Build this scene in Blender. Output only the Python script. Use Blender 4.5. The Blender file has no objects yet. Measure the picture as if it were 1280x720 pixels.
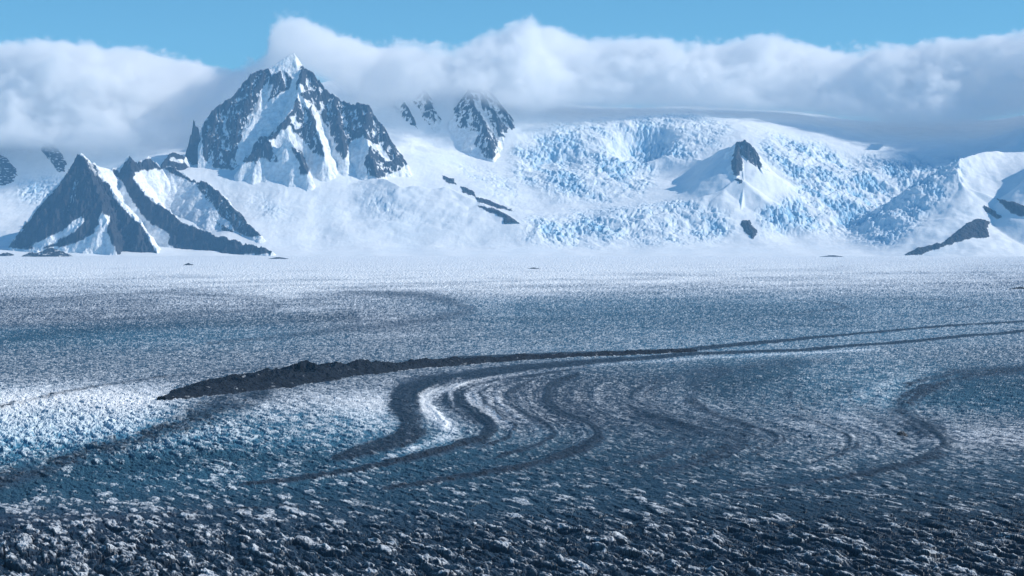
import bpy, math, random, time
import numpy as np
T0 = time.time()
def log(*a): print('[%.1fs]' % (time.time() - T0), *a, flush=True)
scene = bpy.context.scene
col = scene.collection
RAD = math.radians

# ------------------------------------------------------------------ camera
F = 2389.0            # focal length in 1280-px units (30 deg across)
HC = 180.0            # camera height above the ice, metres
PITCH = math.atan((360.0 - 292.0) / F)
cp, sp = math.cos(PITCH), math.sin(PITCH)

def project(X, Y, Z):
    z = Z - HC
    d = Y * cp - z * sp
    u = Y * sp + z * cp
    d = np.maximum(d, 1.0)
    return 640.0 + F * X / d, 360.0 - F * u / d

def at(px, py, Y):
    """world point seen at pixel (px,py) at depth Y (metres along +Y)"""
    a = (px - 640.0) / F; b = (360.0 - py) / F
    dy = cp + b * sp; dz = -sp + b * cp
    t = Y / dy
    return np.array([a * t, Y, HC + dz * t])

def ground_pt(px, py):
    a = (px - 640.0) / F; b = (360.0 - py) / F
    dy = cp + b * sp; dz = -sp + b * cp
    t = -HC / dz
    return a * t, dy * t

# ------------------------------------------------------------------ noise
def _h(ix, iy, seed):
    h = (ix.astype(np.int64) * 374761393 + iy.astype(np.int64) * 668265263 + seed * 1442695041) & 0xFFFFFFFF
    h = ((h ^ (h >> 13)) * 1274126177) & 0xFFFFFFFF
    h = ((h ^ (h >> 16)) * 2246822519) & 0xFFFFFFFF
    return (h ^ (h >> 15)) & 0xFFFFFFFF
def _r(ix, iy, seed):
    return (_h(ix, iy, seed) & 0xFFFFFF).astype(np.float32) / float(0xFFFFFF)
def perlin(x, y, seed=0):
    xi = np.floor(x); yi = np.floor(y)
    xf = (x - xi).astype(np.float32); yf = (y - yi).astype(np.float32)
    u = xf * xf * xf * (xf * (xf * 6 - 15) + 10); v = yf * yf * yf * (yf * (yf * 6 - 15) + 10)
    def g(dx, dy):
        a = _r(xi + dx, yi + dy, seed) * (2 * math.pi)
        return np.cos(a) * (xf - dx) + np.sin(a) * (yf - dy)
    a = g(0, 0); b = g(1, 0); c = g(0, 1); d = g(1, 1)
    return (a + u * (b - a) + v * (c - a + u * (a - b - c + d))) * 1.5
def fbm(x, y, octv=5, seed=0, gain=0.5, lac=2.03):
    s = 0; a = 1.0; n = 0
    for i in range(octv):
        s = s + a * perlin(x * lac ** i + 17.3 * i, y * lac ** i - 9.1 * i, seed + i * 7); n += a; a *= gain
    return s / n
def ridged(x, y, octv=5, seed=0, gain=0.55, lac=2.1):
    s = 0; a = 1.0; n = 0
    for i in range(octv):
        s = s + a * (1 - 2.2 * np.abs(perlin(x * lac ** i + 5.7 * i, y * lac ** i + 3.3 * i, seed + i * 11))); n += a; a *= gain
    return s / n
def worley(x, y, seed=0):
    xi = np.floor(x); yi = np.floor(y)
    f1 = np.full(x.shape, 9.0, np.float32); f2 = f1.copy()
    cx = np.zeros_like(f1); cy = np.zeros_like(f1); dxx = np.zeros_like(f1); dyy = np.zeros_like(f1)
    for i in (-1, 0, 1):
        for j in (-1, 0, 1):
            gx = xi + i; gy = yi + j
            qx = gx + _r(gx, gy, seed) - x; qy = gy + _r(gx, gy, seed + 1) - y
            d = np.sqrt(qx * qx + qy * qy).astype(np.float32)
            n = d < f1
            f2 = np.where(n, f1, np.minimum(f2, d)); f1 = np.where(n, d, f1)
            cx = np.where(n, gx, cx); cy = np.where(n, gy, cy)
            dxx = np.where(n, -qx, dxx); dyy = np.where(n, -qy, dyy)
    return f1, f2, cx, cy, dxx, dyy
def sstep(a, b, x):
    t = np.clip((x - a) / (b - a), 0, 1); return t * t * (3 - 2 * t)
def lerp(a, b, t): return a + (b - a) * t

def inpoly(px, py, poly):
    poly = np.asarray(poly, float)
    out = np.zeros(px.shape, bool)
    m = (px >= poly[:, 0].min()) & (px <= poly[:, 0].max()) & (py >= poly[:, 1].min()) & (py <= poly[:, 1].max())
    if not m.any(): return out
    x = px[m]; y = py[m]; r = np.zeros(x.shape, bool)
    n = len(poly)
    for i in range(n):
        x1, y1 = poly[i]; x2, y2 = poly[(i + 1) % n]
        if y1 == y2: continue
        c = ((y1 > y) != (y2 > y)) & (x < (x2 - x1) * (y - y1) / (y2 - y1) + x1)
        r ^= c
    out[m] = r
    return out
def segdist(x, y, pts, vals=None):
    """distance to a polyline; also the interpolated values at the nearest point"""
    best = np.full(x.shape, 1e9, np.float32); bv = np.zeros(x.shape, np.float32)
    for i in range(len(pts) - 1):
        ax, ay = pts[i][0], pts[i][1]; bx, by = pts[i + 1][0], pts[i + 1][1]
        vx, vy = bx - ax, by - ay; L = vx * vx + vy * vy + 1e-9
        t = np.clip(((x - ax) * vx + (y - ay) * vy) / L, 0, 1)
        d = np.hypot(x - ax - t * vx, y - ay - t * vy)
        n = d < best
        best = np.where(n, d, best)
        if vals is not None: bv = np.where(n, vals[i] + t * (vals[i + 1] - vals[i]), bv)
    return (best, bv) if vals is not None else best
def polydist(px, py, poly):
    d = segdist(px, py, list(poly) + [poly[0]])
    return np.where(inpoly(px, py, poly), d, -d)
def gblur(a, s, axis):
    r = int(3 * s) + 1; k = np.exp(-0.5 * (np.arange(-r, r + 1) / s) ** 2); k /= k.sum()
    p = np.pad(a, [(r, r) if i == axis else (0, 0) for i in range(2)], mode='edge')
    o = np.zeros_like(a)
    for i, w in enumerate(k):
        sl = [slice(None)] * 2; sl[axis] = slice(i, i + a.shape[axis]); o += w * p[tuple(sl)]
    return o
def bilin(grid, fx, fy):
    h, w = grid.shape[:2]
    fx = np.clip(fx, 0, w - 1.001); fy = np.clip(fy, 0, h - 1.001)
    ix = fx.astype(int); iy = fy.astype(int); tx = fx - ix; ty = fy - iy
    if grid.ndim == 3: tx = tx[..., None]; ty = ty[..., None]
    return (grid[iy, ix] * (1 - tx) + grid[iy, ix + 1] * tx) * (1 - ty) + (grid[iy + 1, ix] * (1 - tx) + grid[iy + 1, ix + 1] * tx) * ty

# ------------------------------------------------------------------ mesh from grid
def grid_mesh(name, X, Y, Z, colour, mat, keep=None, smooth=True, extra=None):
    """X,Y,Z: (rows, cols).  keep: bool per vertex, faces with no kept vertex are dropped"""
    nr, nc = X.shape
    idx = np.arange(nr * nc).reshape(nr, nc)
    q = np.stack([idx[:-1, :-1], idx[:-1, 1:], idx[1:, 1:], idx[1:, :-1]], -1).reshape(-1, 4)
    co = np.stack([X, Y, Z], -1).reshape(-1, 3).astype(np.float32)
    cc = colour.reshape(-1, 4).astype(np.float32)
    if keep is not None:
        k = keep.reshape(-1)
        q = q[k[q].any(1)]
        used = np.zeros(len(co), bool); used[q.reshape(-1)] = True
        remap = np.cumsum(used) - 1
        q = remap[q]; co = co[used]; cc = cc[used]
    me = bpy.data.meshes.new(name)
    me.vertices.add(len(co)); me.vertices.foreach_set('co', co.reshape(-1))
    me.loops.add(len(q) * 4); me.loops.foreach_set('vertex_index', q.reshape(-1).astype(np.int32))
    me.polygons.add(len(q))
    me.polygons.foreach_set('loop_start', (np.arange(len(q)) * 4).astype(np.int32))
    me.polygons.foreach_set('loop_total', np.full(len(q), 4, np.int32))
    me.update(calc_edges=True)
    me.polygons.foreach_set('use_smooth', np.full(len(q), smooth, bool))
    a = me.color_attributes.new('paint', 'FLOAT_COLOR', 'POINT')
    a.data.foreach_set('color', cc.reshape(-1))
    me.materials.append(mat)
    o = bpy.data.objects.new(name, me); col.objects.link(o)
    return o
def tag(o, label=None, cat=None, group=None, kind=None):
    if label: o['label'] = label
    if cat: o['category'] = cat
    if group: o['group'] = group
    if kind: o['kind'] = kind
    return o

# ------------------------------------------------------------------ materials
def surface_mat(name, rough=0.7, spec=0.3, n_scale=0.05, n_amt=0.15, bump_scale=0.1, bump_h=3.0, bump_str=0.5):
    """colour from the painted attribute, varied by world-space noise, with relief by bump"""
    m = bpy.data.materials.new(name); m.use_nodes = True
    nt = m.node_tree; nt.nodes.clear(); N = nt.nodes.new; L = nt.links.new
    out = N('ShaderNodeOutputMaterial'); b = N('ShaderNodeBsdfPrincipled')
    at_ = N('ShaderNodeAttribute'); at_.attribute_name = 'paint'
    geo = N('ShaderNodeNewGeometry')
    nz = N('ShaderNodeTexNoise'); nz.inputs['Scale'].default_value = n_scale; nz.inputs['Detail'].default_value = 4
    L(geo.outputs['Position'], nz.inputs['Vector'])
    mr = N('ShaderNodeMapRange'); mr.inputs['From Min'].default_value = 0.3; mr.inputs['From Max'].default_value = 0.7
    mr.inputs['To Min'].default_value = 1 - n_amt; mr.inputs['To Max'].default_value = 1 + n_amt
    L(nz.outputs['Fac'], mr.inputs['Value'])
    vm = N('ShaderNodeVectorMath'); vm.operation = 'SCALE'
    L(at_.outputs['Color'], vm.inputs[0]); L(mr.outputs['Result'], vm.inputs['Scale'])
    L(vm.outputs['Vector'], b.inputs['Base Color'])
    b.inputs['Roughness'].default_value = rough
    b.inputs['Specular IOR Level'].default_value = spec
    if bump_str > 0:
        n2 = N('ShaderNodeTexNoise'); n2.inputs['Scale'].default_value = bump_scale; n2.inputs['Detail'].default_value = 5
        n2.inputs['Roughness'].default_value = 0.6
        L(geo.outputs['Position'], n2.inputs['Vector'])
        bp = N('ShaderNodeBump'); bp.inputs['Strength'].default_value = bump_str; bp.inputs['Distance'].default_value = bump_h
        L(n2.outputs['Fac'], bp.inputs['Height']); L(bp.outputs['Normal'], b.inputs['Normal'])
    L(b.outputs['BSDF'], out.inputs['Surface'])
    return m
MAT_ICE = surface_mat('glacier_ice', 0.5, 0.35, 0.25, 0.15, 0.35, 1.2, 0.35)
MAT_SNOW = surface_mat('snow_slope', 0.75, 0.2, 0.01, 0.04, 0.03, 8.0, 0.35)
MAT_ROCK = surface_mat('rock_and_snow', 0.85, 0.2, 0.03, 0.2, 0.04, 14.0, 0.7)
MAT_DEBRIS = surface_mat('moraine_debris', 0.9, 0.2, 0.3, 0.35, 0.6, 1.5, 0.8)

SNOW = np.array([0.84, 0.865, 0.88]); BLUE = np.array([0.26, 0.50, 0.70])
ROCKC = np.array([0.030, 0.032, 0.036])

# ================================================================== MOUNTAIN TERRAIN
# columns of control points: (pixel column, [(pixel row, depth km), ...])
COLS = [
 (-420, [(320,15.3),(295,16.4),(255,17.4),(220,18.3),(180,19.3),(120,20.5),(80,21.5)]),
 (-100, [(320,15.3),(298,16.5),(262,17.5),(225,18.4),(190,19.3),(130,20.4),(95,21.5)]),
 (0,    [(320,15.3),(300,16.5),(268,17.5),(240,18.2),(212,18.9),(175,19.6),(120,20.4),(95,21.5)]),
 (60,   [(320,15.3),(302,16.3),(275,17.3),(240,18.1),(212,18.8),(175,19.5),(120,20.4),(95,21.5)]),
 (120,  [(320,15.3),(305,16.0),(290,16.6),(255,17.4),(225,18.2),(190,19.0),(130,20.3),(105,21.5)]),
 (200,  [(320,15.4),(304,15.9),(262,16.6),(235,17.1),(214,17.5),(204,18.0),(186,18.8),(150,20.0),(120,21.5)]),
 (270,  [(320,15.4),(304,15.9),(262,16.7),(235,17.2),(216,17.6),(204,17.9),(196,18.6),(160,20.0),(120,21.5)]),
 (340,  [(320,15.4),(308,15.9),(280,16.4),(245,17.0),(218,17.4),(204,17.7),(190,18.4),(150,20.0),(120,21.5)]),
 (410,  [(320,15.4),(308,16.0),(282,16.5),(250,17.0),(222,17.4),(200,17.7),(180,18.4),(130,20.0),(100,21.5)]),
 (470,  [(320,15.4),(306,16.1),(280,16.6),(250,17.1),(224,17.5),(205,17.9),(165,18.8),(120,19.8),(95,21.0)]),
 (540,  [(320,15.4),(306,16.1),(280,16.6),(252,17.1),(225,17.7),(200,18.3),(180,18.9),(150,19.3),(115,19.7),(85,20.3)]),
 (600,  [(320,15.4),(306,16.1),(285,16.5),(262,16.9),(235,17.6),(208,18.4),(195,18.9),(150,19.3),(110,19.7),(85,20.3)]),
 (650,  [(320,15.4),(308,16.0),(290,16.4),(268,16.9),(240,17.7),(215,18.3),(190,18.8),(165,19.3),(140,20.0),(120,21.0)]),
 (720,  [(320,15.4),(308,16.0),(292,16.3),(268,16.8),(255,17.2),(225,17.9),(195,18.6),(170,19.1),(150,19.6),(140,20.4),(132,21.5)]),
 (800,  [(320,15.4),(308,16.0),(290,16.4),(262,16.9),(250,17.3),(220,18.0),(195,18.5),(165,19.0),(147,19.5),(140,20.4),(134,21.5)]),
 (860,  [(320,15.4),(308,16.0),(288,16.4),(260,16.9),(242,17.3),(215,18.0),(190,18.5),(160,19.0),(144,19.6),(139,20.4),(134,21.5)]),
 (930,  [(320,15.4),(308,16.0),(292,16.3),(262,16.8),(240,17.1),(215,17.6),(185,18.3),(165,18.8),(150,19.4),(142,20.2),(136,21.5)]),
 (1000, [(320,15.4),(306,16.1),(288,16.5),(255,17.1),(220,17.8),(190,18.5),(170,19.1),(152,19.8),(146,20.6),(140,21.5)]),
 (1080, [(320,15.4),(306,16.1),(290,16.6),(258,17.2),(225,17.9),(200,18.5),(180,19.2),(165,20.0),(152,21.0)]),
 (1140, [(320,15.3),(312,15.8),(292,16.5),(258,17.2),(228,17.9),(202,18.6),(182,19.2),(165,20.0),(150,21.0)]),
 (1190, [(320,15.3),(310,15.5),(282,15.9),(252,16.3),(240,17.2),(222,17.8),(202,18.5),(182,19.2),(165,20.0),(150,21.0)]),
 (1240, [(320,15.2),(300,15.6),(262,16.1),(225,16.6),(195,17.2),(192,18.2),(186,18.8),(170,19.6),(150,20.6)]),
 (1290, [(320,15.2),(300,15.6),(258,16.1),(220,16.6),(196,17.2),(190,18.0),(175,18.7),(155,19.5),(140,20.6)]),
 (1400, [(320,15.2),(296,15.6),(240,16.1),(195,16.6),(170,17.2),(150,18.0),(115,19.0),(100,20.6)]),
 (1720, [(320,15.2),(290,15.6),(225,16.1),(170,16.8),(130,17.6),(90,19.0),(80,20.6)]),
]
CY0, CDY, CNY = 14800.0, 40.0, 200
CX0, CDX = -420.0, 8.0
CNX = int((1720 + 420) / CDX) + 1
yg = CY0 + CDY * np.arange(CNY)
rows_ = []
for cx_, pts in COLS:
    P = [at(640.0, py, Y * 1000.0) for py, Y in pts]      # height does not depend on the column
    ys = [p[1] for p in P]; zs = [p[2] for p in P]
    zs[0] = -2.0
    ys = [14800, ys[0]] + ys[1:] + [23000]; zs = [-30, -2] + zs[1:] + [zs[-1] + 60]
    rows_.append(np.interp(yg, ys, zs))
rows_ = np.array(rows_)
xg = CX0 + CDX * np.arange(CNX)
ZC = np.array([np.interp(xg, [c[0] for c in COLS], rows_[:, j]) for j in range(CNY)])    # (ny, nx)
ZC = gblur(gblur(ZC, 2.0, 0), 2.2, 1)

def ridge_field(X, Y, ridges):
    """max over ridge lines of (crest height - slope * distance); ridge = (points[(px,py,Ykm)], slope, power-falloff)"""
    z = np.full(X.shape, -1e5, np.float32)
    for pts, sl in ridges:
        P = [at(p[0], p[1], p[2] * 1000.0) for p in pts]
        best = np.full(X.shape, -1e5, np.float32)
        for i in range(len(P) - 1):
            a, b = P[i], P[i + 1]
            vx, vy = b[0] - a[0], b[1] - a[1]; L = vx * vx + vy * vy + 1e-6
            t = np.clip(((X - a[0]) * vx + (Y - a[1]) * vy) / L, 0, 1)
            d = np.hypot(X - a[0] - t * vx, Y - a[1] - t * vy)
            best = np.maximum(best, a[2] + t * (b[2] - a[2]) - sl * d)
        z = np.maximum(z, best)
    return z
def smax(a, b, k):
    h = np.clip(0.5 + 0.5 * (a - b) / k, 0, 1)
    return b * (1 - h) + a * h + k * h * (1 - h)

# rounded snow ridges that belong to the terrain itself
SNOW_RIDGES = [
 ([(926,186,17.55),(928,205,17.3),(930,232,17.05),(926,262,16.7),(938,290,16.4)], 0.95),   # spine under the knob
 ([(922,180,17.55),(903,186,17.75),(884,194,18.0),(866,204,18.3)], 0.8),
 ([(922,226,17.1),(905,238,17.0),(880,246,16.95),(840,256,16.9),(770,264,16.8)], 0.55),     # arete falling left
 ([(905,262,16.75),(880,275,16.5),(868,290,16.35)], 0.7),
 ([(1308,178,17.4),(1350,118,18.4),(1420,60,19.6)], 0.68),   # shaded slope at right
 ([(1296,214,16.2),(1330,176,16.6),(1400,140,17.0)], 0.8),
 ([(1330,192,17.3),(1250,190,17.2),(1222,192,17.05),(1200,200,16.85),(1196,218,16.6),(1204,232,16.4)], 0.6),
 ([(1204,232,16.4),(1190,255,16.2),(1165,285,15.85)], 0.42),
 ([(470,222,17.4),(500,236,17.1),(560,236,17.1),(600,254,16.85),(646,280,16.45)], 0.5),
]
def ice_zone(px, py):
    z = np.zeros(px.shape, np.float32)
    for poly, amt in ICEZ:
        pd = polydist(px, py, poly)
        z = np.maximum(z, amt * sstep(-10, 18, pd))
    return z
ICEZ = [
 ([(640,185),(690,156),(760,146),(860,140),(915,160),(905,178),(870,196),(830,212),(800,246),(760,252),(700,250),(640,222)], 0.75),
 ([(650,276),(700,268),(760,262),(860,250),(905,262),(925,288),(890,300),(760,306),(690,304),(655,298)], 0.9),
 ([(948,165),(1010,176),(1060,196),(1110,196),(1200,196),(1212,214),(1180,250),(1150,282),(1110,306),(1060,298),(1010,288),(950,294),(948,262),(985,240),(980,215),(955,200)], 1.0),
 ([(20,228),(50,215),(75,222),(90,236),(60,250),(25,256)], 0.7),
 ([(270,240),(330,242),(370,262),(380,280),(340,276),(300,262)], 0.3),
 ([(430,222),(480,226),(510,262),(580,272),(560,286),(500,280),(440,262)], 0.28),
 ([(560,205),(640,215),(655,262),(600,240)], 0.35),
]
def zterrain(X, Y, fine=True):
    px_dir = 640.0 + F * X / Y
    z0 = bilin(ZC, (px_dir - CX0) / CDX, (Y + 260 * fbm(X / 1100, Y / 3000, 3, 88) * sstep(17500, 16500, Y) - CY0) / CDY)
    zr = ridge_field(X, Y, SNOW_RIDGES)
    w = fbm(X / 260, Y / 260, 3, 77) * 25
    z = smax(zr + w, z0, 60.0)
    up = sstep(15350, 16300, Y)
    # hollow with a blue shaded wall
    hp = at(528, 228, 17350.0)
    e = ((X - hp[0]) / 215.0) ** 2 + ((Y - hp[1]) / 250.0) ** 2
    for dx_, dy_, dY, rx, ry, dp in ((800,170,18800.,300.,330.,190.),(812,205,18150.,300.,260.,60.),(1120,240,17600.,420.,500.,90.),(700,200,18500.,300.,350.,60.),(1060,200,18500.,350.,350.,70.)):
        hp = at(dx_, dy_, dY)
        e = ((X - hp[0] + 60 * fbm(X / 300, Y / 300, 2, 66)) / rx) ** 2 + ((Y - hp[1]) / ry) ** 2
        z = z - dp * np.exp(-e * e * .8 - e * .6)
    z = z + up * 38.0 * fbm(X / 900, Y / 700, 4, 5, gain=.42)
    z = z + up * 4.0 * fbm(X / 200, Y / 420, 3, 15)
    z = z + up * 9.0 * (ridged((X + 90 * fbm(X / 500, Y / 500, 2, 93)) / 420, Y / 900, 3, 94) - .2) * sstep(-.3, .3, fbm(X / 900, Y / 900, 2, 95))
    return z

def terrain_mesh():
    pxs = np.concatenate([np.arange(-330, 0, 3.0), np.arange(0, 1280, 0.9), np.arange(1280, 1640, 3.0)])
    Ys = np.concatenate([np.arange(15050, 20300, 11.0), np.arange(20300, 22400, 60.0)])
    PX, YY = np.meshgrid(pxs, Ys)
    XX = (PX - 640.0) / F * YY
    Z = zterrain(XX, YY)
    px, py = project(XX, YY, Z)
    iz = ice_zone(px + 6 * fbm(XX / 150, YY / 150, 3, 3), py + 4 * fbm(XX / 150, YY / 150, 3, 4))
    # crevasses and blocks of the icefalls
    wx = XX + 30 * fbm(XX / 120, YY / 120, 3, 41); wy = YY + 40 * fbm(XX / 120, YY / 120, 3, 42)
    f1, f2, cx, cy, dx, dy = worley(wx / 40, wy / 75, 301)
    r1 = _r(cx, cy, 5); rx = _r(cx, cy, 6) - .5; ry = _r(cx, cy, 7) - .5
    blk = (r1 - .5) * 17 + rx * dx * 34 + ry * dy * 30 - 12 * np.exp(-(f2 - f1) * 7)
    f1, f2, cx, cy, dx, dy = worley(wx / 17 + 9, wy / 34, 351)
    r2 = _r(cx, cy, 5)
    blk2 = (r2 - .5) * 9 + (_r(cx, cy, 6) - .5) * dx * 18 - 6 * np.exp(-(f2 - f1) * 6)
    pat = sstep(-0.2, 0.3, fbm((XX + .4 * YY) / 260, YY / 600, 4, 55)) * .75 + .25 * sstep(-.2, .3, fbm(XX / 90, YY / 200, 3, 56))
    izz = iz * (0.10 + 0.90 * pat)
    tong = ridged((XX + 140 * fbm(XX / 500, YY / 500, 3, 441)) / 230, (YY + 160 * fbm(XX / 400, YY / 400, 3, 442)) / 300, 4, 443)
    Z2 = Z + izz * (1.8 * blk + 1.6 * blk2) + iz * 34 * tong
    Z2 += sstep(15400, 16000, YY) * (1 - iz) * 1.6 * fbm(XX / 30, YY / 60, 3, 61)
    # colour: snow, with blue ice plus painted blue shade in the broken parts
    c = np.empty(XX.shape + (4,), np.float32); c[..., 3] = 1
    bl = np.clip(izz * (0.45 + 0.5 * sstep(0.2, 0.8, r2) + 0.45 * (blk < -4) + .25 * (tong < 0)), 0, 0.95)
    bl = np.maximum(bl, 0.10 * sstep(-.1, .5, fbm(XX / 600, YY / 900, 4, 91)))
    for k in range(3): c[..., k] = lerp(SNOW[k], BLUE[k], bl)
    o = grid_mesh('snow_mountain_terrain', XX, YY, Z2, c, MAT_SNOW)
    tag(o, 'white snow slopes and blue icefalls rising behind the glacier', None, None, 'structure')
    return o
terrain_mesh(); log('terrain')

# ------------------------------------------------------------------ rock peaks
def peak(name, ridges, bbox, rocks, snows, label, cat, step=5.0, rough=1.0, pxstep=0.6, mott=0.5, thr=0.12, group=None, sink=25.0):
    """bbox = (px0, px1, Y0km, Y1km)"""
    pxs = np.arange(bbox[0], bbox[1], pxstep); Ys = np.arange(bbox[2] * 1000, bbox[3] * 1000, step)
    PX, YY = np.meshgrid(pxs, Ys); XX = (PX - 640) / F * YY
    wx = XX + rough * (24 * fbm(XX / 80, YY / 80, 4, 21)); wy = YY + rough * (40 * fbm(XX / 160, YY / 160, 4, 22))
    z = ridge_field(wx, wy, ridges)
    base = zterrain(XX, YY)
    h = np.clip((z - base) / 200.0, 0, 1)
    n = ridged(XX / 170, YY / 230, 5, 31)
    n2 = ridged(XX / 45, YY / 70, 4, 32)
    def rockmask(px, py):
        rk = np.zeros(XX.shape, np.float32)
        for poly, amt in rocks:
            rk = np.maximum(rk, amt * sstep(-1.6, 1.6, polydist(px, py, poly)))
        for pts, w, amt in snows:
            d = segdist(px, py, pts)
            rk = rk * (1 - amt * sstep(w * 1.3, w * 0.6, d))
        return rk
    p0, q0 = project(XX, YY, z)
    rr = 0.08 + 0.92 * gblur(gblur(rockmask(p0, q0), 3, 0), 3, 1)
    z = z + rough * rr * (52 * n * (0.35 + 0.65 * h) + 19 * n2 + 7 * fbm(XX / 14, YY / 20, 2, 33))
    z = z - 16 * rough * rr
    px, py = project(XX, YY, z)
    jx = px + 3.0 * fbm(XX / 60, z / 60, 3, 51); jy = py + 3.0 * fbm(XX / 60, z / 60, 3, 52)
    rk = rockmask(jx, jy)
    kx = max(2.0, 22 / (pxstep * bbox[2] * 1000 / F)); hol = (gblur(gblur(z, 22 / step, 0), kx, 1) - z) / 9.0   # >0 in gullies
    # ledges: snow lies where the surface is flat enough
    gy, gx = np.gradient(z); sl = np.hypot(gy / step, gx / (pxstep * YY / F))
    led = 0.5 * fbm(XX / 60 + z / 70, z / 45, 4, 71) + 0.25 * fbm(XX / 12, z / 12, 2, 72) - 0.22 * (sl - 1.4) + 0.45 * np.clip(hol, -1, 1)
    rk2 = rk * (1 - mott * sstep(thr, thr + 0.28, led))
    rk2 = sstep(0.38, 0.6, rk2)
    c = np.empty(XX.shape + (4,), np.float32); c[..., 3] = 1
    tone = 0.75 + 0.5 * sstep(-.5, .5, fbm(XX / 90, z / 50, 4, 81))
    for k in range(3): c[..., k] = lerp(SNOW[k] * 0.98, ROCKC[k] * tone * (1.05, 1.0, 0.98)[k], rk2)
    keep = (z > base - sink)
    o = grid_mesh(name, XX, YY, z, c, MAT_ROCK, keep)
    tag(o, label, cat, group)
    return o

PYR = [(102,194),(108,200),(119,207),(125,222),(135,229),(142,247),(154,259),(167,274),(180,284),(187,303),(198,318),(148,318),(133,290),(137,271),(127,266),(123,280),(117,292),(94,305),(70,309),(40,312),(10,309),(42,268),(56,250),(70,236),(82,220),(94,190)]
peak('mountain_peak', [
  ([(102,195,16.2),(94,207,16.15),(87,224,16.1),(77,240,16.05),(56,257,16.0),(40,276,15.9),(22,302,15.75)], 1.25),
  ([(102,195,16.2),(110,203,16.3),(122,208,16.45),(136,211,16.65)], 1.3),
  ([(102,195,16.2),(113,222,16.0),(124,247,15.85),(131,268,15.7),(146,314,15.42)], 1.3),
  ([(122,210,16.3),(140,236,16.1),(160,262,15.9),(178,284,15.7),(198,315,15.5)], 1.2),
 ], (8, 215, 15.3, 17.2), [(PYR, 1.0)],
 [([(95,228),(92,244),(82,262)], 4, 0.35), ([(101,276),(84,290),(60,302),(44,309)], 5, 0.9), ([(112,205),(120,218)], 3, 0.5)],
 'dark pyramid shaped rock peak rising from the snow at the far left', 'mountain', mott=0.35, rough=1.35)
RDG2 = [(150,214),(158,200),(162,193),(168,198),(178,204),(180,200),(187,197),(202,211),(190,213),(178,213),(168,216),(166,222),(179,240),(191,251),(208,261),(222,272),(231,279),(256,288),(285,297),(310,302),(331,309),(342,312),(337,318),(222,319),(210,303),(212,292),(200,286),(187,278),(179,270),(169,257),(160,242),(154,229),(138,212)]
peak('rock_ridge', [
  ([(140,212,16.8),(152,212,16.85),(162,196.5,16.9),(172,206,16.9),(187,200,17.0),(202,212,17.0)], 1.4),
  ([(162,197,16.9),(166,220,16.6),(178,240,16.4),(200,259,16.2),(229,279,15.95),(256,290,15.8),(285,300,15.62),(341,313,15.42)], 1.1),
 ], (130, 360, 15.3, 17.6), [(RDG2, 1.0)], [],
 'long dark rock spur running down to the ice just right of the pyramid peak', 'rock ridge', mott=0.4)
RDG3 = [(202,208),(216,208),(233,221),(252,226),(264,232),(278,243),(294,262),(311,279),(327,296),(306,295),(293,288),(285,276),(272,267),(270,259),(258,251),(250,238),(243,228),(231,224),(218,220)]
peak('rock_ridge', [
  ([(200,211,17.2),(216,211,17.1),(233,223,17.0),(252,228,16.85),(264,234,16.75),(277,245,16.6),(293,263,16.4),(310,280,16.2),(326,295,16.0)], 1.0),
 ], (195, 345, 15.8, 17.5), [(RDG3, 1.0), ([(266,277),(277,281),(304,296),(289,294),(279,288)], 1.0), ([(294,263),(306,265),(313,277),(304,277)], 0.9)], [],
 'narrow dark rock rib crossing the snow above and right of the long dark spur', 'rock ridge', mott=0.6)
# main peak
M_L = [(254,195),(252,160),(258,150),(264,136),(282,122),(297,108),(310,93),(322,84),(336,82),(341,100),(336,115),(326,130),(318,146),(305,166),(297,186),(292,199),(298,207),(290,212),(268,210),(256,200)]
M_M = [(335,96),(352,88),(366,96),(362,112),(345,120),(333,128)]
M_R1 = [(303,202),(312,188),(325,170),(335,171),(341,186),(349,203),(333,201),(325,196),(319,205)]
M_R2 = [(377,82),(389,86),(405,103),(419,120),(434,127),(461,129),(475,150),(486,168),(498,187),(510,205),(493,216),(474,223),(460,219),(456,205),(460,188),(466,178),(455,172),(440,174),(437,190),(430,199),(420,190),(415,172),(408,158),(399,143),(394,158),(405,190),(405,197),(395,192),(385,184),(375,171),(361,157),(350,166),(342,175),(333,172),(345,160),(357,148),(366,138),(371,122),(370,104)]
M_R3 = [(365,185),(372,185),(382,197),(386,211),(384,219),(375,217),(371,210),(377,206),(368,195)]
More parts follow.
